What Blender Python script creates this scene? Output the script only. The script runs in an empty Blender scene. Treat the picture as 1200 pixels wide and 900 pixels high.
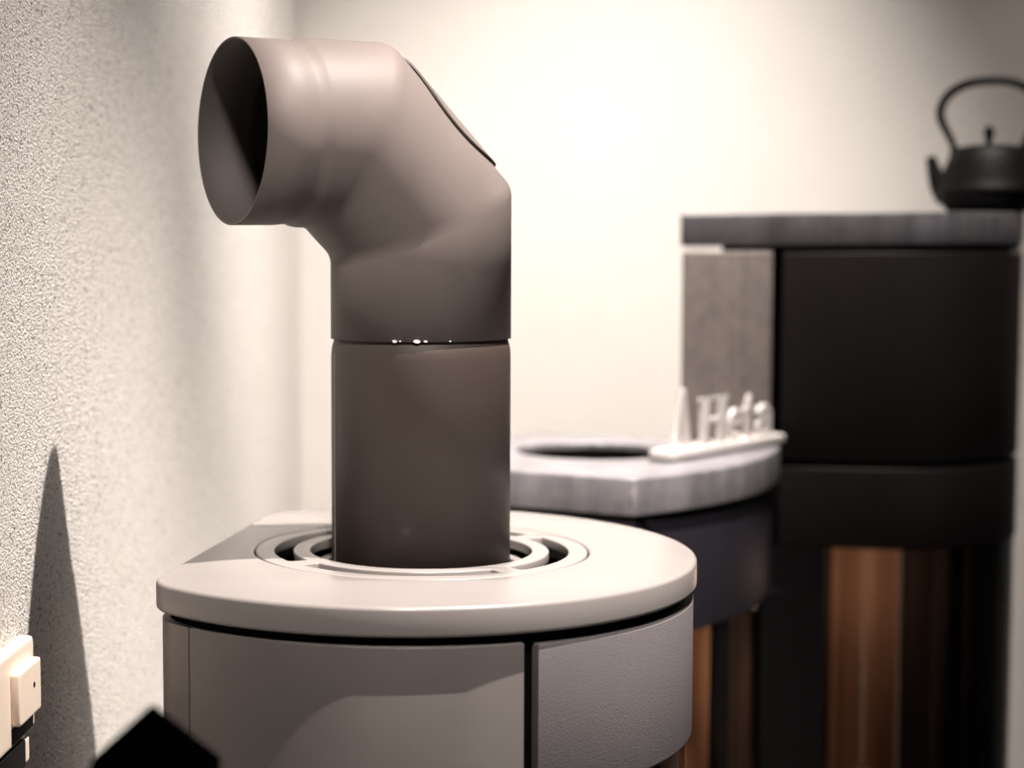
import bpy, bmesh, math, random
from mathutils import Vector, Matrix
random.seed(7)
PI = math.pi
R = math.radians
CZ = 1.325                       # height of the eye above the floor; geometry below is written relative to the eye

# ------------------------------------------------------------------ camera
cam_d = bpy.data.cameras.new('camera')
cam = bpy.data.objects.new('camera', cam_d)
bpy.context.scene.collection.objects.link(cam)
bpy.context.scene.camera = cam
cam_d.sensor_width = 36.0
cam_d.lens = 60.0                # 2000 px at 1200 px width
cam_d.shift_x = 230.0 / 1200.0
cam_d.clip_start = 0.05
cam.matrix_world = (Matrix.Translation((0, 0, CZ)) @ Matrix.Rotation(R(90 - 4.2), 4, 'X')
                    @ Matrix.Rotation(R(-0.26), 4, 'Z'))
cam_d.dof.use_dof = True
cam_d.dof.focus_distance = 1.33
cam_d.dof.aperture_fstop = 3.4

# ------------------------------------------------------------------ world, lights, exposure
scn = bpy.context.scene
scn.view_settings.view_transform = 'Standard'
scn.view_settings.look = 'None'
scn.view_settings.gamma = 1.0
scn.view_settings.exposure = 0.08
scn.view_settings.use_curve_mapping = False
w = bpy.data.worlds.new('world'); scn.world = w; w.use_nodes = True
w.node_tree.nodes['Background'].inputs[0].default_value = (0.62, 0.55, 0.52, 1)
w.node_tree.nodes['Background'].inputs[1].default_value = 0.012

def aim(o, target):
    d = Vector(target) - o.location
    o.rotation_euler = d.to_track_quat('-Z', 'Y').to_euler()

def spot(name, loc, target, power, angle, blend, color, radius):
    l = bpy.data.lights.new(name, 'SPOT')
    l.energy = power; l.spot_size = R(angle); l.spot_blend = blend; l.color = color; l.shadow_soft_size = radius
    o = bpy.data.objects.new(name, l); scn.collection.objects.link(o)
    o.location = (loc[0], loc[1], loc[2] + CZ); aim(o, (target[0], target[1], target[2] + CZ))
    return o

WARM = (1.0, 0.91, 0.84)
SOFT = (1.0, 0.92, 0.855)
spot('ceiling_spot_over_front_stove', (0.82, 1.03, 2.20), (0.12, 1.60, -0.98), 1080, 38, 1.0, WARM, 0.012)
spot('ceiling_spot_on_back_wall', (0.95, 1.75, 2.20), (0.24, 3.22, -0.90), 730, 45, 1.0, SOFT, 0.04)
spot('ceiling_spot_in_the_corner', (0.95, 2.35, 2.20), (-0.12, 2.30, -0.30), 330, 37, 1.0, SOFT, 0.04)  # added fill light, closes the dim band on the left wall
spot('ceiling_spot_by_the_tall_stove', (1.80, 2.20, 2.20), (1.40, 3.10, -0.75), 75, 36, 1.0, (1.0, 0.88, 0.78), 0.04)  # added light, lifts the wall strip right of the tall stove
spot('ceiling_spot_over_middle_stove', (0.26, 2.60, 2.20), (0.38, 2.12, -0.25), 760, 15, 0.8, SOFT, 0.03)  # extra lamp put in to whiten the slab's top and the letters
spot('ceiling_spot_from_the_shop', (0.10, -0.70, 1.90), (0.20, 1.42, -0.07), 560, 16.6, 0.6, WARM, 0.15)
la = bpy.data.lights.new('shop_window', 'AREA'); la.shape = 'RECTANGLE'; la.size = 1.6; la.size_y = 1.8
la.energy = 6; la.color = (0.78, 0.86, 1.0)
lo = bpy.data.objects.new('shop_window', la); scn.collection.objects.link(lo)
lo.location = (2.6, -1.3, CZ + 0.25); aim(lo, (0.2, 1.6, CZ - 0.25))

# ------------------------------------------------------------------ helpers
def link(o, parent=None):
    scn.collection.objects.link(o)
    if parent is not None:
        o.parent = parent
        o.matrix_parent_inverse = Matrix.Identity(4)
        o.location = Vector(o.location) - Vector(parent_world(parent))
    return o

def parent_world(p):
    v = Vector(p.location)
    while p.parent is not None:
        p = p.parent; v = v + Vector(p.location)
    return v

def tag(o, label=None, cat=None, group=None, kind=None):
    if label: o['label'] = label
    if cat: o['category'] = cat
    if group: o['group'] = group
    if kind: o['kind'] = kind
    return o

def thing(name, loc, label, cat, group=None):
    o = bpy.data.objects.new(name, None)
    scn.collection.objects.link(o)
    o.empty_display_size = 0.05
    o.location = (loc[0], loc[1], loc[2] + CZ)
    return tag(o, label, cat, group)

def finish(me, mat, smooth=35):
    if mat is not None:
        me.materials.clear(); me.materials.append(mat)
    if smooth:
        me.shade_smooth(); me.set_sharp_from_angle(angle=R(smooth))

def mesh_obj(name, bm, mat, parent=None, smooth=35):
    """bm is in eye-relative world coordinates"""
    me = bpy.data.meshes.new(name)
    bmesh.ops.recalc_face_normals(bm, faces=bm.faces)
    bm.to_mesh(me); bm.free()
    finish(me, mat, smooth)
    o = bpy.data.objects.new(name, me)
    o.location = (0, 0, CZ)
    return link(o, parent)

def solid(name, loops, z0, z1, mat, parent=None, bevel=0.0, res=2, smooth=35, matrix=None, cut=None):
    """extrude a 2-D outline (with holes) from z0 to z1, edges rounded by bevel"""
    cu = bpy.data.curves.new(name, 'CURVE'); cu.dimensions = '2D'; cu.fill_mode = 'BOTH'
    for lp in loops:
        sp = cu.splines.new('POLY'); sp.points.add(len(lp) - 1); sp.use_cyclic_u = True
        for p, q in zip(sp.points, lp): p.co = (q[0], q[1], 0, 1)
    cu.extrude = (z1 - z0) / 2 - bevel
    if bevel > 0:
        cu.bevel_depth = bevel; cu.bevel_resolution = res; cu.offset = -bevel
    t = bpy.data.objects.new('tmp', cu); scn.collection.objects.link(t)
    dg = bpy.context.evaluated_depsgraph_get()
    me = bpy.data.meshes.new_from_object(t.evaluated_get(dg))
    bpy.data.objects.remove(t); bpy.data.curves.remove(cu)
    bm = bmesh.new(); bm.from_mesh(me); bpy.data.meshes.remove(me)
    bmesh.ops.remove_doubles(bm, verts=bm.verts, dist=2e-5)
    bmesh.ops.translate(bm, verts=bm.verts, vec=(0, 0, (z0 + z1) / 2))
    if matrix is not None: bmesh.ops.transform(bm, matrix=matrix, verts=bm.verts)
    if cut is not None:
        m1 = bpy.data.meshes.new('a'); bmesh.ops.recalc_face_normals(bm, faces=bm.faces); bm.to_mesh(m1)
        m2 = bpy.data.meshes.new('b'); cut.to_mesh(m2); cut.free()
        o1 = bpy.data.objects.new('a', m1); o2 = bpy.data.objects.new('b', m2)
        scn.collection.objects.link(o1); scn.collection.objects.link(o2)
        mo = o1.modifiers.new('cut', 'BOOLEAN'); mo.operation = 'DIFFERENCE'; mo.object = o2; mo.solver = 'EXACT'
        dg = bpy.context.evaluated_depsgraph_get()
        m3 = bpy.data.meshes.new_from_object(o1.evaluated_get(dg))
        bm.free(); bm = bmesh.new(); bm.from_mesh(m3)
        for o in (o1, o2): bpy.data.objects.remove(o)
        for m in (m1, m2, m3): bpy.data.meshes.remove(m)
    return mesh_obj(name, bm, mat, parent, smooth)

def circle(c, r, n=128, a0=0, a1=2 * PI, closed=True):
    k = n if closed else n + 1
    return [(c[0] + r * math.cos(a0 + (a1 - a0) * i / n), c[1] + r * math.sin(a0 + (a1 - a0) * i / n)) for i in range(k)]

def sector(c, r0, r1, a0, a1, n=40):
    return circle(c, r1, n, a0, a1, False) + circle(c, r0, n, a0, a1, False)[::-1]

def round_poly(pts, rads, n=8):
    out = []
    N = len(pts)
    for i in range(N):
        p = Vector(pts[i]); a = Vector(pts[i - 1]); b = Vector(pts[(i + 1) % N]); r = rads[i] if hasattr(rads, '__len__') else rads
        u = (a - p).normalized(); v = (b - p).normalized()
        ang = math.acos(max(-1, min(1, u.dot(v))))
        if r <= 0 or ang > R(177):
            out.append(tuple(p)); continue
        d = min(r / math.tan(ang / 2), (a - p).length * .49, (b - p).length * .49)
        rr = d * math.tan(ang / 2)
        c = p + (u + v).normalized() * (rr / math.sin(ang / 2))
        s = p + u * d - c; e = p + v * d - c
        a0 = math.atan2(s.y, s.x); da = math.atan2(e.y, e.x) - a0
        while da > PI: da -= 2 * PI
        while da < -PI: da += 2 * PI
        for k in range(n + 1): out.append((c.x + rr * math.cos(a0 + da * k / n), c.y + rr * math.sin(a0 + da * k / n)))
    return out

def inset(pts, d):
    """move a counter-clockwise outline inwards by d"""
    N = len(pts); out = []
    for i in range(N):
        p = Vector(pts[i]); a = Vector(pts[i - 1]); b = Vector(pts[(i + 1) % N])
        e1 = (p - a); e2 = (b - p)
        if e1.length < 1e-7 or e2.length < 1e-7:
            e1 = e2 = (b - a)
        n1 = Vector((-e1.y, e1.x)).normalized(); n2 = Vector((-e2.y, e2.x)).normalized()
        n = (n1 + n2)
        if n.length < 1e-6: n = n1
        n.normalize()
        k = d / max(.4, n.dot(n1))
        out.append((p.x + n.x * k, p.y + n.y * k))
    return out

def box(bm, c, s, rot=None):
    m = Matrix.Translation(c) @ (rot.to_4x4() if rot is not None else Matrix.Identity(4)) @ Matrix.Diagonal((s[0], s[1], s[2], 1))
    return bmesh.ops.create_cube(bm, size=1, matrix=m)['verts']

def bevel_all(bm, wd, seg=2, ang=30):
    ed = [e for e in bm.edges if len(e.link_faces) == 2 and e.calc_face_angle(0) > R(ang)]
    bmesh.ops.bevel(bm, geom=ed, offset=wd, segments=seg, profile=.5, affect='EDGES')

def lathe(bm, c, prof, n=64):
    rings = []
    for r, z in prof:
        if r < 1e-6: rings.append([bm.verts.new((c[0], c[1], c[2] + z))])
        else: rings.append([bm.verts.new((c[0] + r * math.cos(2 * PI * i / n), c[1] + r * math.sin(2 * PI * i / n), c[2] + z)) for i in range(n)])
    for A, B in zip(rings, rings[1:]):
        for i in range(n):
            j = (i + 1) % n
            f = [A[i % len(A)], A[j % len(A)], B[j % len(B)], B[i % len(B)]]
            f = list(dict.fromkeys(f))
            if len(f) >= 3: bm.faces.new(f)

def tube(bm, pts, rads, n=12, caps=True, squash=None):
    pts = [Vector(p) for p in pts]
    rings = []
    up = None
    for i, p in enumerate(pts):
        t = (pts[min(i + 1, len(pts) - 1)] - pts[max(i - 1, 0)]).normalized()
        if up is None:
            up = t.orthogonal().normalized()
        up = (up - t * up.dot(t)).normalized()
        sd = t.cross(up)
        r = rads[i] if hasattr(rads, '__len__') else rads
        rings.append([bm.verts.new(p + (up * math.cos(2 * PI * k / n) + sd * math.sin(2 * PI * k / n)) * r) for k in range(n)])
    for A, B in zip(rings, rings[1:]):
        for k in range(n): bm.faces.new((A[k], A[(k + 1) % n], B[(k + 1) % n], B[k]))
    if caps:
        bm.faces.new(rings[0][::-1]); bm.faces.new(rings[-1])

# ------------------------------------------------------------------ materials
def new_mat(name):
    m = bpy.data.materials.new(name); m.use_nodes = True
    nt = m.node_tree; nt.nodes.clear()
    out = nt.nodes.new('ShaderNodeOutputMaterial'); b = nt.nodes.new('ShaderNodeBsdfPrincipled')
    nt.links.new(b.outputs[0], out.inputs[0])
    return m, nt, b

def node(nt, t, **kw):
    n = nt.nodes.new(t)
    for k, v in kw.items():
        if k.startswith('i_'): n.inputs[k[2:].replace('_', ' ')].default_value = v
        else: setattr(n, k, v)
    return n

def coords(nt, scale=(1, 1, 1)):
    tc = node(nt, 'ShaderNodeTexCoord'); mp = node(nt, 'ShaderNodeMapping')
    mp.inputs['Scale'].default_value = scale
    nt.links.new(tc.outputs['Object'], mp.inputs['Vector'])
    return mp.outputs['Vector']

def ramp(nt, fac, stops):
    r = node(nt, 'ShaderNodeValToRGB')
    el = r.color_ramp.elements
    while len(el) < len(stops): el.new(0.5)
    for e, (p, c) in zip(el, stops): e.position = p; e.color = (*c, 1)
    nt.links.new(fac, r.inputs[0])
    return r.outputs[0]

def painted(name, col, rough=.5, spec=.5, grain=1400, bump=.15, var=.12, dist=.0004):
    """powder-coated or sprayed sheet metal: fine grain, faint mottling"""
    m, nt, b = new_mat(name)
    v = coords(nt)
    n1 = node(nt, 'ShaderNodeTexNoise', i_Scale=grain, i_Detail=2.0); nt.links.new(v, n1.inputs['Vector'])
    n2 = node(nt, 'ShaderNodeTexNoise', i_Scale=9.0, i_Detail=4.0); nt.links.new(v, n2.inputs['Vector'])
    c = ramp(nt, n2.outputs[0], [(.3, tuple(x * (1 - var) for x in col)), (.7, tuple(x * (1 + var) for x in col))])
    nt.links.new(c, b.inputs['Base Color'])
    b.inputs['Roughness'].default_value = rough
    b.inputs['Specular IOR Level'].default_value = spec
    bp = node(nt, 'ShaderNodeBump', i_Strength=bump, i_Distance=dist)
    nt.links.new(n1.outputs[0], bp.inputs['Height']); nt.links.new(bp.outputs[0], b.inputs['Normal'])
    return m

def flat(name, col, rough=.5, metal=0, spec=.5):
    m, nt, b = new_mat(name)
    b.inputs['Base Color'].default_value = (*col, 1); b.inputs['Roughness'].default_value = rough
    b.inputs['Metallic'].default_value = metal; b.inputs['Specular IOR Level'].default_value = spec
    return m

def plaster(name, col, amp=1.0, pores=True):
    m, nt, b = new_mat(name)
    v = coords(nt)
    n1 = node(nt, 'ShaderNodeTexNoise', i_Scale=400.0, i_Detail=6.0, i_Roughness=.65); nt.links.new(v, n1.inputs['Vector'])
    n2 = node(nt, 'ShaderNodeTexVoronoi', i_Scale=420.0); nt.links.new(v, n2.inputs['Vector'])
    n3 = node(nt, 'ShaderNodeTexNoise', i_Scale=5.0, i_Detail=3.0); nt.links.new(v, n3.inputs['Vector'])
    mx = node(nt, 'ShaderNodeMath', operation='MULTIPLY_ADD'); mx.inputs[1].default_value = .55
    nt.links.new(n2.outputs['Distance'], mx.inputs[0]); nt.links.new(n1.outputs[0], mx.inputs[2])
    bp = node(nt, 'ShaderNodeBump', i_Strength=1.0, i_Distance=.0042 * amp)
    nt.links.new(mx.outputs[0], bp.inputs['Height']); nt.links.new(bp.outputs[0], b.inputs['Normal'])
    c = ramp(nt, n3.outputs[0], [(.3, tuple(x * .97 for x in col)), (.7, col)])
    # painted shade: dark specks for pores in the render
    n4 = node(nt, 'ShaderNodeTexNoise', i_Scale=260.0, i_Detail=3.0); nt.links.new(v, n4.inputs['Vector'])
    pr = ramp(nt, n4.outputs[0], [(.34, (.36, .32, .29)), (.44, (1, 1, 1))])
    mm = node(nt, 'ShaderNodeMixRGB', blend_type='MULTIPLY'); mm.inputs[0].default_value = 1.0 if pores else .15
    nt.links.new(c, mm.inputs[1]); nt.links.new(pr, mm.inputs[2])
    nt.links.new(mm.outputs[0], b.inputs['Base Color'])
    b.inputs['Roughness'].default_value = .9; b.inputs['Specular IOR Level'].default_value = .2
    return m

def soapstone(name, col, streak=(38, 38, 1.5), contrast=.3):
    m, nt, b = new_mat(name)
    v = coords(nt, streak)
    n1 = node(nt, 'ShaderNodeTexNoise', i_Scale=1.0, i_Detail=5.0, i_Roughness=.6); nt.links.new(v, n1.inputs['Vector'])
    v2 = coords(nt)
    n2 = node(nt, 'ShaderNodeTexNoise', i_Scale=60.0, i_Detail=5.0); nt.links.new(v2, n2.inputs['Vector'])
    c1 = ramp(nt, n1.outputs[0], [(.3, tuple(x * (1 - contrast) for x in col)), (.5, col), (.72, tuple(min(1, x * (1 + contrast)) for x in col))])
    c2 = ramp(nt, n2.outputs[0], [(.3, (.75, .75, .78)), (.7, (1.1, 1.08, 1.06))])
    mm = node(nt, 'ShaderNodeMixRGB', blend_type='MULTIPLY'); mm.inputs[0].default_value = .8
    nt.links.new(c1, mm.inputs[1]); nt.links.new(c2, mm.inputs[2]); nt.links.new(mm.outputs[0], b.inputs['Base Color'])
    b.inputs['Roughness'].default_value = .34
    bp = node(nt, 'ShaderNodeBump', i_Strength=.2, i_Distance=.001)
    nt.links.new(n2.outputs[0], bp.inputs['Height']); nt.links.new(bp.outputs[0], b.inputs['Normal'])
    return m

def wood(name, c0, c1, sc=(30, 30, 3)):
    m, nt, b = new_mat(name)
    v = coords(nt, sc)
    n1 = node(nt, 'ShaderNodeTexNoise', i_Scale=1.0, i_Detail=4.0); nt.links.new(v, n1.inputs['Vector'])
    nt.links.new(ramp(nt, n1.outputs[0], [(.3, c0), (.7, c1)]), b.inputs['Base Color'])
    b.inputs['Roughness'].default_value = .7
    return m

def door_glass(name):
    m = bpy.data.materials.new(name); m.use_nodes = True
    nt = m.node_tree; nt.nodes.clear()
    out = nt.nodes.new('ShaderNodeOutputMaterial')
    tr = node(nt, 'ShaderNodeBsdfTransparent'); tr.inputs[0].default_value = (.80, .74, .70, 1)
    gl = node(nt, 'ShaderNodeBsdfGlossy'); gl.inputs['Roughness'].default_value = .06
    fr = node(nt, 'ShaderNodeFresnel', i_IOR=1.5); mx = node(nt, 'ShaderNodeMixShader')
    ge = node(nt, 'ShaderNodeNewGeometry')            # inner faces of the pane do not mirror
    inv = node(nt, 'ShaderNodeMath', operation='SUBTRACT'); inv.inputs[0].default_value = 1.0
    mul = node(nt, 'ShaderNodeMath', operation='MULTIPLY')
    nt.links.new(ge.outputs['Backfacing'], inv.inputs[1]); nt.links.new(inv.outputs[0], mul.inputs[0])
    nt.links.new(fr.outputs[0], mul.inputs[1]); nt.links.new(mul.outputs[0], mx.inputs[0]); nt.links.new(tr.outputs[0], mx.inputs[1]); nt.links.new(gl.outputs[0], mx.inputs[2])
    nt.links.new(mx.outputs[0], out.inputs[0])
    return m

M = dict(
    plaster=plaster('rough_white_plaster', (.86, .82, .78)),
    smooth_plaster=plaster('white_plaster', (.86, .82, .78), .45, False),
    ceil=flat('ceiling_white', (.8, .77, .73), .9),
    floor=wood('dark_floor', (.10, .07, .05), (.18, .13, .09), (4, 40, 4)),
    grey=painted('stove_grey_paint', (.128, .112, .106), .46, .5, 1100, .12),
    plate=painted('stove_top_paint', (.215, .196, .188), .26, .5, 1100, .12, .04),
    door=painted('stove_grey_cast', (.122, .110, .113), .5, .5, 800, .5, .06, .0007),
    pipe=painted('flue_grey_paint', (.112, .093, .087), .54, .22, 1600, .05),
    pipe2=painted('flue_dark_paint', (.043, .032, .028), .5, .3, 1600, .05),  # flue paint darkened: the elbow's shade on the lower pipe put into the colour
    inner=flat('flue_inside', (.055, .045, .042), .7),
    black=flat('stove_black', (.002, .0018, .0018), .7, 0, .08),
    blackpaint=painted('stove_black_paint', (.0115, .0088, .0082), .5, .22, 900, .1),
    stone=soapstone('grey_soapstone', (.135, .128, .136)),
    stone2=soapstone('brown_grey_soapstone', (.27, .235, .215), (60, 60, .6), .25),
    stone3=soapstone('fresh_soapstone_break', (.24, .225, .225)),
    lining=wood('firebox_lining', (.22, .11, .06), (.62, .38, .24), (45, 45, 1.6)),
    sooty=wood('sooty_lining', (.012, .006, .004), (.05, .022, .012), (26, 26, 1.2)),  # lining darkened in colour to paint the dim stretch behind the glass
    log=wood('split_log', (.22, .11, .05), (.48, .27, .14)),
    glass=door_glass('stove_glass'),
    letter=flat('letter_white', (.50, .465, .45), .5),
    bluepaint=painted('stove_blue_black_paint', (.0135, .0118, .0165), .5, .25, 900, .1),
    iron=painted('cast_iron', (.003, .0026, .0024), .55, .15, 500, .3, .1, .0006),
    cream=flat('switch_cream', (.82, .69, .57), .35),
    soot=flat('socket_black', (.003, .003, .003), .6, 0, .1),
    matte=flat('matte_black', (.0006, .0006, .0007), .9, 0, 0),
    chip=flat('bare_metal_chip', (.75, .72, .7), .4),
    steel=flat('pale_wire', (.35, .32, .3), .4, .6),
)

# ------------------------------------------------------------------ the setting
WD = Vector((0.1094, 0.9940))                # direction of the left wall in plan
WN = Vector((0.9940, -0.1094))               # into the room
W0 = Vector((-0.388, 0.0))                   # left wall at the eye's depth
YC = 3.27
CORNER = W0 + WD * (YC / WD.y)
def panel(name, a, b, z0, z1, n_out, mat, th=.1):
    """a vertical slab whose room face runs from a to b in plan"""
    bm = bmesh.new()
    n = Vector(n_out) * th
    q = [(a.x, a.y), (b.x, b.y), (b.x + n.x, b.y + n.y), (a.x + n.x, a.y + n.y)]
    lo_ = [bm.verts.new((x, y, z0)) for x, y in q]; hi = [bm.verts.new((x, y, z1)) for x, y in q]
    bm.faces.new(lo_[::-1]); bm.faces.new(hi)
    for i in range(4):
        j = (i + 1) % 4; bm.faces.new((lo_[i], lo_[j], hi[j], hi[i]))
    return tag(mesh_obj(name, bm, mat, smooth=0), kind='structure')
panel('wall_left', W0 - WD * .6, CORNER, -CZ, 2.5, -WN, M['plaster'])
panel('wall_back', CORNER - WN * .1, CORNER + WN * 3.6, -CZ, 2.5, WD, M['smooth_plaster'])
def slab(name, z0, z1, mat):
    bm = bmesh.new(); box(bm, (1.4, 1.2, (z0 + z1) / 2), (4.6, 5.6, z1 - z0))
    return tag(mesh_obj(name, bm, mat, smooth=0), kind='structure')
slab('floor', -CZ - .1, -CZ, M['floor'])
slab('ceiling', 2.5, 2.6, M['ceil'])

# ------------------------------------------------------------------ stove parts shared by all three
def curve_panel(name, c, r, a0, a1, z0, z1, mat, parent, th=.006, bevel=.0018):
    return solid(name, [sector(c, r - th, r, R(a0), R(a1), 200)], z0, z1, mat, parent, bevel, 2)

def ember_lamp(name, p, z, power):  # added lamp inside the firebox, makes the copper glow behind the glass
    l = bpy.data.lights.new(name, 'POINT'); l.energy = power; l.color = (1.0, .74, .58); l.shadow_soft_size = .05
    o = bpy.data.objects.new(name, l); scn.collection.objects.link(o); o.location = (p.x, p.y, z + CZ)

def log(name, p, q, r, parent, seed):
    rnd = random.Random(seed)
    p, q = Vector(p), Vector(q); ax = (q - p).normalized(); u = ax.orthogonal().normalized(); v = ax.cross(u)
    n = 9; prof = [r * rnd.uniform(.7, 1.1) for _ in range(n)]
    bm = bmesh.new(); rings = []
    for t in (0, .33, .66, 1):
        rings.append([bm.verts.new(p.lerp(q, t) + (u * math.cos(2 * PI * k / n) + v * math.sin(2 * PI * k / n)) * prof[k] * rnd.uniform(.92, 1.05)) for k in range(n)])
    for A, B in zip(rings, rings[1:]):
        for k in range(n): bm.faces.new((A[k], A[(k + 1) % n], B[(k + 1) % n], B[k]))
    bm.faces.new(rings[0][::-1]); bm.faces.new(rings[-1])
    return mesh_obj(name, bm, M['log'], parent, 20)

# ------------------------------------------------------------------ front stove (grey, round)
C1 = (0.0715, 1.4316); RP = .2449; ZP = -.2452
FP = Vector((.0883, 1.433))                           # flue axis
BN = Vector((-.973, .231)); BD = Vector((.231, .973))  # outward normal and run of its flat back
stove1 = thing('wood_stove', (C1[0], C1[1], -CZ), 'round grey steel wood stove in front, with the bent flue pipe standing on its top', 'stove')
def d_outline(c, r, dist, cr, n=420):
    """circle cut by the flat back, the two corners eased"""
    h = math.acos(dist / r); b = math.atan2(BN.y, BN.x)
    arc = circle(c, r, n, b + h, b + 2 * PI - h, False)
    # ease corners: drop points near the ends and bridge with small arcs
    p0 = Vector(c) + BN * dist + BD * math.sqrt(r * r - dist * dist)
    p1 = Vector(c) + BN * dist - BD * math.sqrt(r * r - dist * dist)
    pts = [q for q in arc if (Vector(q) - p0).length > cr and (Vector(q) - p1).length > cr]
    # arc runs from p?-side to the other; close with quadratic curves through the corner points
    first, last = Vector(pts[0]), Vector(pts[-1])
    ca, cb = (p0, p1) if (first - p0).length < (first - p1).length else (p1, p0)
    mid = (ca - cb).normalized()
    def quad(a, m, b_, k=8): return [tuple(a * (1 - t) ** 2 + m * 2 * t * (1 - t) + b_ * t * t) for t in [i / k for i in range(k + 1)]]
    out = list(pts[:-1]) + quad(last, cb, cb + mid * cr) + quad(ca - mid * cr, ca, first)[:-1]
    return out
plate_out = d_outline(C1, RP, .1616, .026)
cut = bmesh.new()                                     # the joint line across the back of the plate
s0 = Vector((-.0637, 1.5632)); sd = Vector((.973, -.231))
mid = s0 + sd * .02
box(cut, (mid.x, mid.y, ZP), (.12, .0030, .012), Matrix.Rotation(math.atan2(sd.y, sd.x), 3, 'Z'))
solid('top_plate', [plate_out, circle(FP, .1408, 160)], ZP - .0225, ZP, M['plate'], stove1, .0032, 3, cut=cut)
slots = []
for k in range(4):
    a0 = -148 + 90 * k + 4.5; a1 = a0 + 81
    slots.append(sector(FP, .1078, .1240, R(a0), R(a1), 30))
# ring cover with four curved slots; slot ends rounded
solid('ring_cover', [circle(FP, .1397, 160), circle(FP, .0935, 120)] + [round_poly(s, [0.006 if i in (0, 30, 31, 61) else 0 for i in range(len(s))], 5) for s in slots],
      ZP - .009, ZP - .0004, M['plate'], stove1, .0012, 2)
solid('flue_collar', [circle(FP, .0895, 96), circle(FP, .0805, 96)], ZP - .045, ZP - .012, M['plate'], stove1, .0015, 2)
body_out = d_outline(C1, .2405, .1572, .026)
core = inset(body_out, .012)
solid('inner_body', [core, circle(FP, .079, 64)], ZP - .142, ZP - .040, M['black'], stove1, 0, smooth=35)
solid('inner_rim', [core, circle(FP, .146, 96)], ZP - .041, ZP - .0226, M['black'], stove1, 0)
fa = math.degrees(math.atan2(-BN.y, -BN.x))           # facing of the glass door
GA = -70.2 - fa                                       # half-width of the door sector (negative side)
RB = .2405; ZT = ZP - .0295
curve_panel('door_top_panel', C1, RB + .0018, fa + GA + 1.35, fa - GA - 1.35, ZP - .1425, ZT - .0015, M['door'], stove1, .010, .0022)
# left and right side panels
lo_a = fa + GA - 1.15
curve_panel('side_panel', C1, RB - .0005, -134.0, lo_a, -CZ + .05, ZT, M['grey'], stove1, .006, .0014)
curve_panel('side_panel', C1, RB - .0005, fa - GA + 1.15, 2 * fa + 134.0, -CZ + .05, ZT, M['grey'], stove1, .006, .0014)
# back panel wraps the two eased corners
bp_pts = [q for q in body_out]
def ang_of(q): return math.degrees(math.atan2(q[1] - C1[1], q[0] - C1[0]))
def rel_back(q):
    a = ang_of(q) - (180 + fa)
    while a > 180: a -= 360
    while a < -180: a += 360
    return a
lim = 180 - (fa + 134.0) - .02
bk = sorted([q for q in bp_pts if abs(rel_back(q)) < lim], key=rel_back)
def toward(q, d):
    v = Vector(C1) - Vector(q); v.normalize(); return (q[0] + v.x * d, q[1] + v.y * d)
solid('back_panel', [bk + [toward(q, .007) for q in bk[::-1]]], -CZ + .05, ZT, M['grey'], stove1, 0)
# firebox: glass, frame bars, lining boards, logs
def ring_firebox(c, r, a0, a1, z0, z1, parent, core_loop, facing, board_r):
    solid('door_frame', [sector(c, r - .02, r - .004, R(a0), R(a0 + 5), 8)], z0, z1, M['black'], parent, .001)
    solid('door_frame', [sector(c, r - .02, r - .004, R(a1 - 5), R(a1), 8)], z0, z1, M['black'], parent, .001)
    solid('door_glass', [sector(c, r - .008, r - .004, R(a0 + 5.3), R(a1 - 5.3), 40)], z0, z1, M['glass'], parent, 0)
ring_firebox(C1, RB, fa + GA + 1.35, fa - GA - 1.35, -CZ + .42, ZP - .1445, stove1, core, fa, .1)
n1 = Vector((math.cos(R(fa)), math.sin(R(fa)))); t1 = Vector((-n1.y, n1.x))
for k in range(5):
    c_ = Vector(C1) + t1 * (-.13 + .065 * k) - n1 * .05
    bm = bmesh.new(); box(bm, (c_.x, c_.y, (ZP - .15 - CZ + .42) / 2), (.02, .063, abs(ZP - .15 + CZ - .42)), Matrix.Rotation(R(fa), 3, 'Z'))
    bevel_all(bm, .002); mesh_obj('lining_board', bm, M['lining'], stove1)
solid('hearth', [core], -CZ + .40, -CZ + .42, M['black'], stove1, 0)
curve_panel('lower_door', C1, RB, fa + GA + 1.35, fa - GA - 1.35, -CZ + .05, -CZ + .415, M['door'], stove1, .008, .002)
solid('plinth', [inset(body_out, .02)], -CZ, -CZ + .05, M['black'], stove1, .001)

# ------------------------------------------------------------------ flue pipe on the front stove
flue = thing('flue_pipe', (FP.x, FP.y, ZP), 'dark grey bent stove pipe with open end, rising from the front stove', 'stove pipe')
RE = .0755; PHI = R(25.0)
hd = Vector((-math.cos(PHI), -math.sin(PHI), 0))       # way the open end points
ZS = -.0668                                            # lower lip of the elbow
def ring(bm, c, axis, r, n=96, plane_n=None):
    """circle of radius r about axis, slid along the axis onto the plane through c with normal plane_n"""
    axis = Vector(axis).normalized(); side = hd.cross(Vector((0, 0, 1))).normalized(); up = side.cross(axis).normalized()
    out = []
    for k in range(n):
        a = 2 * PI * k / n
        v = side * math.cos(a) * r + up * math.sin(a) * r
        if plane_n is not None:
            v = v - axis * (v.dot(plane_n) / axis.dot(plane_n))
        out.append(bm.verts.new(Vector(c) + v))
    return out
def skin(bm, A, B):
    n = len(A); fs = []
    for k in range(n): fs.append(bm.faces.new((A[k], A[(k + 1) % n], B[(k + 1) % n], B[k])))
    return fs
up = Vector((0, 0, 1)); ob = (up + hd).normalized()
P0 = Vector((FP.x, FP.y, .031)); Lo = .0985
P1 = P0 + ob * Lo
bm = bmesh.new()
r0 = ring(bm, (FP.x, FP.y, ZS), up, RE)
r1 = ring(bm, P0, up, RE, plane_n=(up + ob).normalized())
r2 = ring(bm, P1, ob, RE, plane_n=(ob + hd).normalized())
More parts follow.
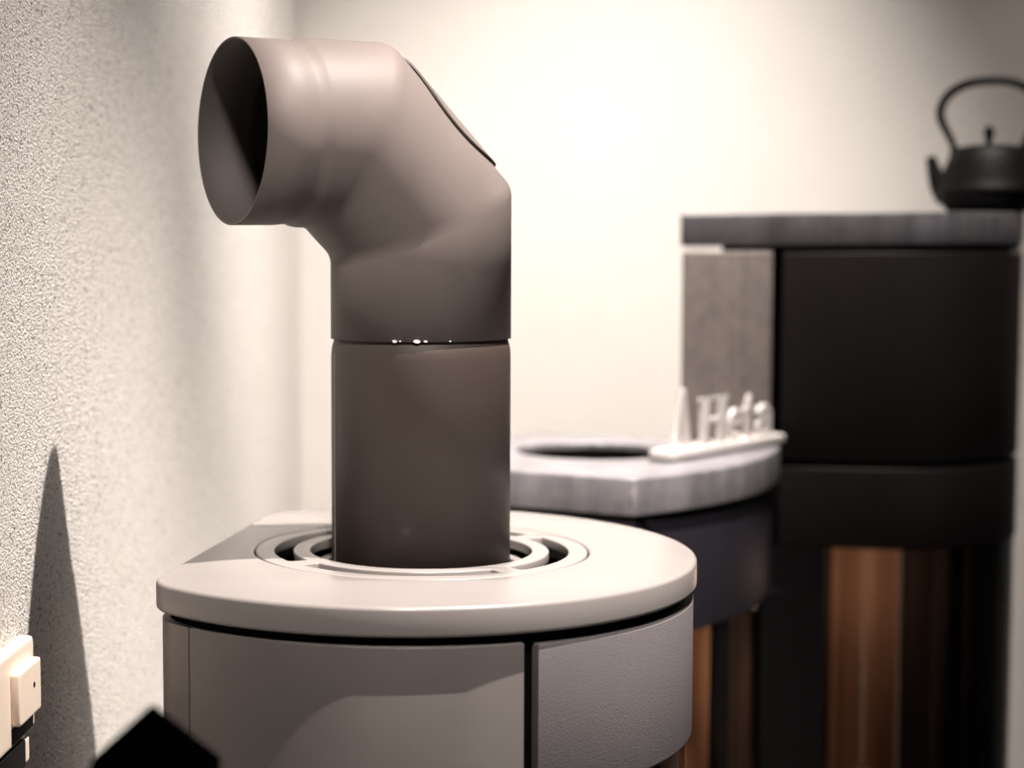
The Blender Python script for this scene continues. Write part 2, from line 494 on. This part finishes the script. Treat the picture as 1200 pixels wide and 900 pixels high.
def on_h(s): return Vector((FP.x, FP.y, P1.z)) + hd * s
s1 = .112
r3 = ring(bm, on_h(s1), hd, RE)
r4 = ring(bm, on_h(s1 + .004), hd, RE - .0006)
r5 = ring(bm, on_h(s1 + .009), hd, .0728)
r6 = ring(bm, on_h(s1 + .014), hd, .0728)
r7 = ring(bm, on_h(s1 + .022), hd, .0737)
r8 = ring(bm, on_h(.170), hd, .0739)
seq = [r0, r1, r2, r3, r4, r5, r6, r7, r8]
for A, B in zip(seq, seq[1:]): skin(bm, A, B)
miter = [e for e in bm.edges if (e.verts[0] in r1 and e.verts[1] in r1) or (e.verts[0] in r2 and e.verts[1] in r2)]
bmesh.ops.bevel(bm, geom=miter, offset=.006, segments=4, profile=.5, affect='EDGES')
elbow = mesh_obj('elbow', bm, M['pipe'], flue, 60)
elbow.data.materials.append(M['inner'])
mo = elbow.modifiers.new('sheet', 'SOLIDIFY'); mo.thickness = .0015; mo.offset = -1; mo.material_offset = 1; mo.material_offset_rim = 0
# lower pipe with a drawn-in shoulder under the elbow
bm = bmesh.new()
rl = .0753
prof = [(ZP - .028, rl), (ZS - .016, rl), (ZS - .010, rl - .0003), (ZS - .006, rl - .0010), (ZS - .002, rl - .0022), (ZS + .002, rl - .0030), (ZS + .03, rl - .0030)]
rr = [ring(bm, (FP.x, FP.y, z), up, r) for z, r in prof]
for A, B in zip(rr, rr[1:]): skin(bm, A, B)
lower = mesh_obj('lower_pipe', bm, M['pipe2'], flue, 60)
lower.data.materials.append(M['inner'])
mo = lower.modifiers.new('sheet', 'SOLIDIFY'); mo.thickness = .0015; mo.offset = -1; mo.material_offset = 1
# rolled lap seam down the left of the lower pipe
va = math.atan2(-FP.y, -FP.x)
sa = va - R(71)
bm = bmesh.new()
a0, a1 = sa - R(1.0), sa + R(1.0)
q = [(FP.x + r * math.cos(a), FP.y + r * math.sin(a)) for r, a in ((rl - .0005, a0), (rl + .0007, a0 + .006), (rl + .0007, a1 - .006), (rl - .0005, a1))]
lo_ = [bm.verts.new((x, y, ZP - .02)) for x, y in q]; hi = [bm.verts.new((x, y, ZS - .012)) for x, y in q]
for i in range(4): bm.faces.new((lo_[i], lo_[(i + 1) % 4], hi[(i + 1) % 4], hi[i]))
bm.faces.new(hi); bm.faces.new(lo_[::-1])
mesh_obj('lap_seam', bm, M['pipe'], lower)
# cleaning hatch on the back of the oblique piece: an oval saddle-shaped lid standing a little proud
def hatch(name, r0_, r1_, ha, hl, mat, parent):
    side = hd.cross(up).normalized(); back = ob.cross(side).normalized()
    if back.dot(hd) > 0: back = -back
    cc = P0.lerp(P1, .5)
    bm = bmesh.new(); n, m_ = 48, 6
    layers = []
    for r in (r0_, r1_):
        rings = [[bm.verts.new(cc + back * r)]]
        for j in range(1, m_ + 1):
            t = j / m_; row = []
            for k in range(n):
                a = 2 * PI * k / n
                th = ha * t * math.cos(a); l = hl * t * math.sin(a)
                row.append(bm.verts.new(cc + (back * math.cos(th) + side * math.sin(th)) * r + ob * l))
            rings.append(row)
        for k in range(n): bm.faces.new((rings[0][0], rings[1][k], rings[1][(k + 1) % n]))
        for A, B in zip(rings[1:], rings[2:]): skin(bm, A, B)
        layers.append(rings[-1])
    skin(bm, layers[0], layers[1])
    return mesh_obj(name, bm, mat, parent, 40)
lid = hatch('cleaning_hatch', RE + .0012, RE + .0027, 0.74, .064, M['pipe'], elbow)
hatch('hatch_gasket', RE - .0004, RE + .0012, .69, .060, M['black'], lid)
# bare flakes where the paint has chipped along the elbow's lip
for dx, sz in ((-.021, .0042), (-.0225 + .006, .002), (.001 - .004, .0062), (.004, .003), (.024, .0018)):
    a = va + dx / RE
    bm = bmesh.new()
    c_ = Vector((FP.x + (RE + .0001) * math.cos(a), FP.y + (RE + .0001) * math.sin(a), ZS + .0006))
    pts = []
    rnd = random.Random(int(dx * 1e5))
    for k in range(7):
        b_ = 2 * PI * k / 7
        u_ = math.cos(b_) * sz * .5 * rnd.uniform(.7, 1.2); v_ = math.sin(b_) * sz * .26 * rnd.uniform(.7, 1.2)
        aa = a + u_ / RE
        pts.append((FP.x + math.cos(aa) * (RE + .0003), FP.y + math.sin(aa) * (RE + .0003), c_.z + v_))
    f = [bm.verts.new(p) for p in pts]
    g = [bm.verts.new((FP.x + (p[0] - FP.x) * .994, FP.y + (p[1] - FP.y) * .994, p[2])) for p in pts]
    bm.faces.new(f); bm.faces.new(g[::-1])
    for k in range(7): bm.faces.new((f[k], f[(k + 1) % 7], g[(k + 1) % 7], g[k]))
    mesh_obj('paint_chip', bm, M['chip'], elbow, 0)

# ------------------------------------------------------------------ middle stove (stone top, bowed front)
ZS2 = -.245
A2 = Vector((.354, 1.880)); B2 = A2 + Vector((.6, .8)) * .42
D2 = A2 + Vector((-.85, .53)) * .37; E2 = B2 + Vector((-.85, .53)) * .34
def bow(a, b, h, n=24):
    out = []
    d = b - a; nn = Vector((d.y, -d.x)).normalized()
    for i in range(1, n):
        t = i / n; out.append(tuple(a + d * t + nn * (4 * h * t * (1 - t))))
    return out
def stove2_outline(ins=0.0, rr=.022):
    pts = [tuple(A2)] + bow(A2, B2, .040) + [tuple(B2), tuple(E2), tuple(D2)]
    rads = [.012] + [0] * 23 + [.035, .03, .02]
    o = round_poly(pts, rads, 8)
    return inset(o, ins) if ins else o
H2 = Vector((.3535, 2.160))
stove2 = thing('wood_stove', (H2.x, H2.y, -CZ), 'low dark stove behind the front one, grey stone top with an open round hole', 'stove')
top2 = stove2_outline()
bite = bmesh.new(); bmesh.ops.create_icosphere(bite, subdivisions=2, radius=.010)     # the slab's broken corner
rnd = random.Random(3)
for v in bite.verts: v.co = Vector((v.co.x * rnd.uniform(.7, 1.1), v.co.y * rnd.uniform(.7, 1.1), v.co.z * rnd.uniform(2.2, 2.9)))
bmesh.ops.translate(bite, verts=bite.verts, vec=(A2.x + .005, A2.y - .007, ZS2 - .020))
stone_slab = solid('stone_top', [top2, circle(H2, .0985, 96)], ZS2 - .0435, ZS2, M['stone'], stove2, .003, 2, cut=bite)
bm = bmesh.new(); bmesh.ops.create_icosphere(bm, subdivisions=2, radius=.004)
for v in bm.verts: v.co = Vector((v.co.x * rnd.uniform(.5, 1.1), v.co.y * rnd.uniform(.5, 1.1), v.co.z * rnd.uniform(3.5, 4.6)))
bmesh.ops.translate(bm, verts=bm.verts, vec=(A2.x - .001, A2.y + .0035, ZS2 - .019))
mesh_obj('broken_corner', bm, M['stone3'], stone_slab, 0)
solid('hole_liner', [circle(H2, .0984, 96), circle(H2, .0972, 96)], ZS2 - .0435, ZS2 - .0085, M['black'], stove2, 0)  # black sleeve added as the darkness inside the hole
b2 = stove2_outline(.010)
solid('inner_body', [inset(b2, .01), circle(H2, .083, 64)], ZS2 - .19, ZS2 - .0435, M['black'], stove2, 0)
solid('hood', [b2, inset(b2, .012)], ZS2 - .188, ZS2 - .050, M['bluepaint'], stove2, .0015)
# pick the outline stretches for front and rest
def split(o, f0, f1):
    n = len(o); fr = []; re = []
    for q in o:
        d = Vector(q) - A2; t = d.dot(Vector((.6, .8))); s = d.dot(Vector((.8, -.6)))
        (fr if s > f0 and f1[0] < t < f1[1] else re).append(q)
    return fr, re
fr2, re2 = split(b2, -.02, (.045, .365))
def strip(pts, th):
    out = []
    n = len(pts)
    inn = []
    for i, q in enumerate(pts):
        a = Vector(pts[max(0, i - 1)]); b = Vector(pts[min(n - 1, i + 1)]); e = (b - a).normalized()
        inn.append((q[0] - e.y * th, q[1] + e.x * th))
    return list(pts) + inn[::-1]
def reorder(pts, start):
    k = min(range(len(pts)), key=lambda i: (Vector(pts[i]) - start).length)
    return pts[k:] + pts[:k]
k = b2.index(fr2[-1]); rest = b2[k:] + b2[:k]; rest = [q for q in rest if q not in fr2[1:-1]]
solid('side_casing', [strip(rest, .008)], -CZ + .05, ZS2 - .190, M['black'], stove2, 0)
solid('door_glass', [strip(inset(b2, .003)[b2.index(fr2[0]):b2.index(fr2[-1]) + 1], .004)], -CZ + .40, ZS2 - .190, M['glass'], stove2, 0)
solid('lower_door', [strip(fr2, .008)], -CZ + .05, -CZ + .40, M['blackpaint'], stove2, 0)
nf = Vector((.8, -.6)); tf = Vector((.6, .8)); zf0, zf1 = -CZ + .40, ZS2 - .192
for t in (.19,):                                      # slim upright of the glass door
    p = A2 + tf * t + nf * .020
    bm = bmesh.new(); box(bm, (p.x, p.y, (zf0 + zf1) / 2), (.010, .036, zf1 - zf0), Matrix.Rotation(math.atan2(nf.y, nf.x), 3, 'Z'))
    mesh_obj('door_bar', bm, M['black'], stove2)
ds = Vector((-.85, .53))
for k in range(5):                                     # lining boards down the far side of the firebox
    p = B2 - tf * .045 + ds * (.035 + .044 * k)
    bm = bmesh.new(); box(bm, (p.x, p.y, (zf0 + zf1) / 2), (.012, .042, zf1 - zf0), Matrix.Rotation(math.atan2(tf.y, tf.x), 3, 'Z'))
    bevel_all(bm, .002); mesh_obj('lining_board', bm, M['lining'] if 0 < k < 4 else M['sooty'], stove2)
ember_lamp('firebox_lamp', A2 + tf * .24 - nf * .03, zf1 - .08, .42)
solid('hearth', [inset(b2, .012)], -CZ + .36, -CZ + .40, M['black'], stove2, 0)
solid('plinth', [inset(b2, .02)], -CZ, -CZ + .05, M['black'], stove2, 0)

# ------------------------------------------------------------------ tall stove (stone cladding, rounded front)
C3 = Vector((.787, 2.44)); R3 = .205
F3 = Vector((.973, -.231)); S3 = Vector((-.231, -.973))     # facing, and the side turned to us
def stadium(r, L, cr=.006, n=64):
    a = math.atan2(S3.y, S3.x)
    pts = circle(C3, r, n, a, a + PI, False)                  # from our side around the front to the far side
    pts += [tuple(C3 - S3 * r - F3 * L), tuple(C3 + S3 * r - F3 * L)]
    return round_poly(pts, [0] * (n + 1) + [cr, cr], 5)
def st_strip(r, L0, L1, arc0, arc1, th, n=48):
    """shell: straight run L0..L1 on our side then arc (degrees from our side around the front)"""
    a = math.atan2(S3.y, S3.x)
    pts = []
    if L0 is not None: pts += [tuple(C3 + S3 * r - F3 * L0), tuple(C3 + S3 * r - F3 * L1)]
    if arc1 is not None: pts += circle(C3, r, n, a + R(arc0), a + R(arc1), False)
    return strip(pts, th)
stove3 = thing('wood_stove', (C3.x, C3.y, -CZ), 'tall dark stove at right with stone cladding and a flat stone top carrying the teapot', 'stove')
Z3 = .0575
solid('stone_top', [stadium(R3, .256)], Z3 - .0425, Z3, M['stone'], stove3, .002)
solid('spacer', [inset(stadium(R3, .205), .004)], Z3 - .051, Z3 - .0424, M['black'], stove3, 0)
solid('inner_body', [inset(stadium(R3, .256), .014)], -.39, Z3 - .051, M['black'], stove3, 0)
ZL = -.2715
solid('stone_side', [strip([tuple(C3 + S3 * R3 - F3 * .253), tuple(C3 + S3 * R3 - F3 * .136)], .020)], ZL - .004, Z3 - .0505, M['stone2'], stove3, .002)
solid('stone_side', [strip([tuple(C3 - S3 * R3 - F3 * .136), tuple(C3 - S3 * R3 - F3 * .253)], .020)], ZL - .004, Z3 - .0505, M['stone2'], stove3, .002)
solid('upper_panel', [st_strip(R3, .122, .02, 0, 180, .010)], ZL, Z3 - .0525, M['blackpaint'], stove3, .002)
solid('door_head', [st_strip(R3, .122, .02, 0, 180, .010)], -.386, ZL - .009, M['blackpaint'], stove3, .002)
a3 = math.degrees(math.atan2(S3.y, S3.x))
zf0, zf1 = -CZ + .40, -.387
solid('side_casing', [st_strip(R3, .253, .062, None, None, .010)], -CZ + .05, zf1, M['black'], stove3, .001)
solid('side_casing', [st_strip(R3, .253, .1225, None, None, .010)], -.386, ZL - .0045, M['black'], stove3, .001)
solid('side_casing', [strip([tuple(C3 - S3 * R3 - F3 * .0), tuple(C3 - S3 * R3 - F3 * .253)], .010)], -CZ + .05, zf1, M['blackpaint'], stove3, .001)
solid('back_panel', [strip([tuple(C3 - S3 * (R3 - .021) - F3 * .252), tuple(C3 + S3 * (R3 - .021) - F3 * .252)], .008)], -CZ + .05, Z3 - .0525, M['blackpaint'], stove3, 0)
solid('door_glass', [st_strip(R3 - .002, .060, .02, 0, 150, .004)], zf0, zf1, M['glass'], stove3, 0)
solid('lower_door', [st_strip(R3, .060, .02, 0, 178, .010)], -CZ + .05, zf0 - .003, M['blackpaint'], stove3, .002)
for ar in (34, 62, 118):
    p = C3 + Vector((math.cos(R(a3 + ar)), math.sin(R(a3 + ar)))) * (R3 - .012)
    bm = bmesh.new(); box(bm, (p.x, p.y, (zf0 + zf1) / 2), (.008, .022 if ar != 62 else .10, zf1 - zf0), Matrix.Rotation(R(a3 + ar), 3, 'Z'))
    mesh_obj('door_bar', bm, M['black'], stove3)
for k in range(6):
    p = C3 + F3 * (-.11 + .050 * k) - S3 * .115
    bm = bmesh.new(); box(bm, (p.x, p.y, (zf0 + zf1) / 2), (.02, .048, zf1 - zf0), Matrix.Rotation(math.atan2(S3.y, S3.x), 3, 'Z'))
    bevel_all(bm, .002); mesh_obj('lining_board', bm, M['lining'] if k in (2, 3) else M['sooty'], stove3)  # two boards copper-toned, the others painted dark to dim the glass
ember_lamp('firebox_lamp', C3 + F3 * .0 + S3 * .05, zf1 - .08, .42)
pz = zf0 + .02
log('log', (C3.x - .02, C3.y - .10, pz + .03), (C3.x + .03, C3.y + .10, pz + .03), .035, stove3, 1)
log('log', (C3.x + .05, C3.y - .10, pz + .03), (C3.x + .08, C3.y + .08, pz + .03), .035, stove3, 2)
log('log', (C3.x - .02, C3.y - .09, pz + .16), (C3.x + .10, C3.y + .06, pz + .06), .030, stove3, 4)
solid('hearth', [inset(stadium(R3, .256), .012)], -CZ + .36, zf0, M['black'], stove3, 0)
solid('plinth', [inset(stadium(R3, .256), .02)], -CZ, -CZ + .05, M['black'], stove3, 0)

# ------------------------------------------------------------------ white letter sign on the middle stove
SD = Vector((.690, .724)).normalized(); SN = Vector((SD.y, -SD.x))       # run of the sign, and the way it faces
S0 = Vector((.4235, 2.0215))
sign = thing('letter_sign', (S0.x, S0.y, ZS2), 'white sign of upright serif letters on a thin base, on the middle stove', 'sign')
LEN = .277
mx = Matrix((( SD.x, -SN.x, 0, S0.x), (SD.y, -SN.y, 0, S0.y), (0, 0, 1, 0), (0, 0, 0, 1)))   # local u along, v back, w up
solid('base_plate', [round_poly([(0, 0), (LEN, 0), (LEN, .032), (0, .032)], .003, 3)], ZS2 + .003, ZS2 + .0135, M['letter'], sign, .001, matrix=mx)
for u_ in (.02, LEN / 2, LEN - .02):
    bm = bmesh.new()
    box(bm, (S0.x + SD.x * u_ - SN.x * .028, S0.y + SD.y * u_ - SN.y * .028, ZS2 + .0015), (.02, .02, .003), Matrix.Rotation(math.atan2(SD.y, SD.x), 3, 'Z'))
    mesh_obj('base_foot', bm, M['soot'], sign)
V0 = .010                                             # how far back on the base the letters stand
ml = Matrix(((SD.x, 0, -SN.x, S0.x - SN.x * V0), (SD.y, 0, -SN.y, S0.y - SN.y * V0), (0, 1, 0, ZS2 + .0135), (0, 0, 0, 1)))
def letter(shapes, u0, sx, sy):
    """2-D pieces in letter units, joined into one standing letter"""
    bm = bmesh.new()
    parts = []
    for i, lp in enumerate(shapes):
        loops = lp if isinstance(lp[0][0], (tuple, list)) else [lp]
        o = solid('piece', [[(u0 + x * sx, y * sy) for x, y in L] for L in loops], 0, .0062 - .0002 * i, None, None, .0006, 1, matrix=ml)
        bm.from_mesh(o.data); me = o.data; bpy.data.objects.remove(o); bpy.data.meshes.remove(me)
    return mesh_obj('letter', bm, M['letter'], sign, 30)
def arc(cx, cy, rx, ry, a0, a1, w0, w1=None, n=28):
    w1 = w0 if w1 is None else w1
    o, i = [], []
    for k in range(n + 1):
        a = R(a0 + (a1 - a0) * k / n); wd = w0 + (w1 - w0) * k / n
        o.append((cx + rx * math.cos(a), cy + ry * math.sin(a))); i.append((cx + (rx - wd) * math.cos(a), cy + (ry - wd * .8) * math.sin(a)))
    return o + i[::-1]
# pointed roof mark, then H e t a
mark = [[(0.0, 0), (.10, 0), (.50, .93), (.74, 0), (1.0, 0), (.60, 1.0), (.42, 1.0)], [(-.08, 0), (.18, 0), (.18, .04), (-.08, .04)], [(.66, 0), (1.08, 0), (1.08, .05), (.66, .05)]]
letter(mark, .024, .037, .073)
Hh = [[(.10, 0), (.33, 0), (.33, 1), (.10, 1)], [(.67, 0), (.90, 0), (.90, 1), (.67, 1)], [(.3, .46), (.7, .46), (.7, .56), (.3, .56)],
      [(0, 0), (.43, 0), (.43, .06), (0, .06)], [(.57, 0), (1, 0), (1, .06), (.57, .06)], [(0, .94), (.43, .94), (.43, 1), (0, 1)], [(.57, .94), (1, .94), (1, 1), (.57, 1)]]
letter(Hh, .080, .070, .058)
e_ = [arc(.5, .5, .5, .5, 0, 322, .13, .20), [(.1, .46), (1.0, .46), (.98, .58), (.1, .58)]]
letter(e_, .154, .030, .040)
t_ = [[(.26, .12), (.62, .12), (.62, 1.0), (.50, 1.0), (.26, .80)], [(-.04, .63), (1.0, .63), (1.0, .73), (.06, .73)], arc(.66, .16, .40, .16, 180, 320, .34, .12)]
letter(t_, .190, .024, .056)
a_ = [arc(.48, .66, .42, .34, 165, -5, .20, .28), [(.64, 0), (.90, 0), (.90, .70), (.64, .70)], arc(.40, .29, .40, .29, 60, 330, .12, .20), [(.85, 0), (1.08, 0), (1.08, .08), (.85, .08)], [(.36, .46), (.72, .54), (.72, .64), (.42, .60)]]
letter(a_, .2225, .040, .041)

# ------------------------------------------------------------------ cast-iron teapot on the tall stove
K = Vector((.930, 2.372, Z3))
pot = thing('teapot', K, 'black cast-iron teapot with a hoop handle on the tall stove top', 'teapot')
bm = bmesh.new()
lathe(bm, K, [(0, 0), (.044, 0), (.052, .004), (.060, .013), (.0665, .024), (.0690, .030), (.0690, .033), (.0665, .036), (.062, .050), (.056, .068), (.0495, .083), (.046, .0875), (.043, .0885), (0, .0885)])
body = mesh_obj('body', bm, M['iron'], pot, 50)
bm = bmesh.new()
lathe(bm, K, [(0, .087), (.041, .087), (.0425, .0895), (.041, .092), (.025, .0945), (.010, .0955), (0, .0955)])
lid_ = mesh_obj('lid', bm, M['iron'], pot, 50)
bm = bmesh.new()
lathe(bm, K, [(0, .094), (.0045, .094), (.0045, .100), (.0062, .106), (.0072, .112), (.0062, .118), (.003, .1205), (0, .121)], 24)
mesh_obj('knob', bm, M['iron'], lid_, 50)
va3 = Vector((-K.x, -K.y, 0)).normalized(); lt = Vector((-va3.y, va3.x, 0)).normalized()
if lt.x > 0: lt = -lt
def kp(u, z): return K + lt * u + Vector((0, 0, z))
bm = bmesh.new()
hp = []
prof = [(.043, .085), (.0475, .100), (.0545, .114), (.0615, .129), (.064, .141), (.0605, .155), (.0505, .168), (.035, .1775), (.017, .182), (0, .183)]
hp = [kp(u, z) for u, z in prof] + [kp(-u, z) for u, z in prof[-2::-1]]
# smooth the hoop
def smooth(pts, k=4):
    out = []
    n = len(pts)
    for i in range(n - 1):
        p0, p1, p2, p3 = pts[max(0, i - 1)], pts[i], pts[i + 1], pts[min(n - 1, i + 2)]
        for j in range(k):
            t = j / k
            out.append(.5 * ((2 * p1) + (p2 - p0) * t + (2 * p0 - 5 * p1 + 4 * p2 - p3) * t * t + (3 * p1 - p0 - 3 * p2 + p3) * t ** 3))
    out.append(pts[-1]); return out
hs = smooth(hp)
n_ = len(hs)
tube(bm, hs, [.0040 + .0024 * math.sin(PI * i / (n_ - 1)) ** .6 for i in range(n_)], 12)
for s in (1, -1):
    tube(bm, [kp(s * .046, .076), kp(s * .045, .090)], .0052, 10)
mesh_obj('handle', bm, M['iron'], pot, 50)
bm = bmesh.new()
sp = smooth([kp(.052, .024), kp(.062, .038), kp(.068, .054), kp(.072, .068), kp(.0755, .081)], 4)
tube(bm, sp, [.017 - .0107 * (i / (len(sp) - 1)) ** .8 for i in range(len(sp))], 16)
mesh_obj('spout', bm, M['iron'], pot, 60)

# ------------------------------------------------------------------ light switch on the left wall
def wall_pt(px_u, off=0.0):
    """point on the left wall met by the sight line x = u*y"""
    y = -W0.x / (WD.x / WD.y - px_u) ; y = (W0.x) / (px_u - WD.x / WD.y)
    p = Vector((px_u * y, y)); return p + WN * off
mw = lambda o: Matrix(((WD.x, 0, WN.x, o.x), (WD.y, 0, WN.y, o.y), (0, 1, 0, 0), (0, 0, 0, 1)))   # u along the wall, v up, w into the room
pe = wall_pt((15 - 370) / 2000.0)                                                                # far edge of the frame
sw_z1 = -(741 - 305) / 2000 * (pe.y + .02)
switch = thing('light_switch', (pe.x, pe.y, sw_z1 - .09), 'cream light switch with square rocker mounted low on the left wall', 'light switch')
mwm = mw(pe)
solid('frame', [round_poly([(-.16, sw_z1 - .075), (0, sw_z1 - .075), (0, sw_z1), (-.16, sw_z1)], .006, 4)], .0, .013, M['cream'], switch, .003, 3, matrix=mwm)
rk = solid('rocker', [round_poly([(-.067, sw_z1 - .058), (-.007, sw_z1 - .058), (-.007, sw_z1 - .016), (-.067, sw_z1 - .016)], .003, 3)], .0125, .0205, M['cream'], switch, .002, 2, matrix=mwm)
bm = bmesh.new()
c_ = Vector((pe.x, pe.y, 0)) + Vector((WD.x, WD.y, 0)) * -.028 + Vector((WN.x, WN.y, 0)) * .0206 + Vector((0, 0, sw_z1 - .034))
tube(bm, [c_ - Vector((WN.x, WN.y, 0)) * .002, c_ + Vector((WN.x, WN.y, 0)) * .0004], .0022, 14)
mesh_obj('indicator', bm, M['soot'], rk)
solid('dark_insert', [[(-.067, sw_z1 - .0725), (-.007, sw_z1 - .0725), (-.007, sw_z1 - .0595), (-.067, sw_z1 - .0595)]], .0120, .0136, M['soot'], switch, .0003, matrix=mwm)  # black plate painting the shade of the open recess under the rocker
sock = thing('socket_box', (pe.x, pe.y, sw_z1 - .105), 'black socket box under the cream light switch on the left wall', 'socket')  # plain black block below the frame
solid('housing', [round_poly([(-.16, sw_z1 - .101), (-.024, sw_z1 - .101), (-.024, sw_z1 - .078), (-.16, sw_z1 - .078)], .003, 3)], 0, .012, M['soot'], sock, .0015, 2, matrix=mwm)
solid('end_cap', [round_poly([(-.0235, sw_z1 - .099), (-.011, sw_z1 - .099), (-.011, sw_z1 - .080), (-.0235, sw_z1 - .080)], .002, 3)], 0, .011, M['cream'], sock, .001, 2, matrix=mwm)

# ------------------------------------------------------------------ black pointed post in the foreground
pp = Vector((-.0833, .85))
post = thing('pointed_post', (pp.x, pp.y, -CZ), 'black post with pyramid cap, out of focus at the bottom edge before the front stove', 'post')
zt = -.2255
bm = bmesh.new()
hw = .034
rotp = R(3)
def sq(h, z): return [bm.verts.new((pp.x + h * (math.cos(rotp) * sx - math.sin(rotp) * sy), pp.y + h * (math.sin(rotp) * sx + math.cos(rotp) * sy), z)) for sx, sy in ((-1, -1), (1, -1), (1, 1), (-1, 1))]
a_v = sq(.0012, zt); b_v = sq(hw, zt - .037); c_v = sq(hw, zt - .046); d_v = sq(hw - .01, zt - .046)
bm.faces.new(a_v); bm.faces.new(d_v[::-1])
for U_, V_ in ((a_v, b_v), (b_v, c_v), (c_v, d_v)): skin(bm, U_, V_)
mesh_obj('cap', bm, M['matte'], post, 20)
bm = bmesh.new(); box(bm, (pp.x, pp.y, (zt - .046 - CZ + .02) / 2), (.05, .05, zt - .046 + CZ - .02), Matrix.Rotation(rotp, 3, 'Z')); bevel_all(bm, .003)
mesh_obj('shaft', bm, M['matte'], post)
bm = bmesh.new(); box(bm, (pp.x, pp.y, -CZ + .01), (.16, .16, .02), Matrix.Rotation(rotp, 3, 'Z')); bevel_all(bm, .003)
mesh_obj('foot', bm, M['matte'], post)
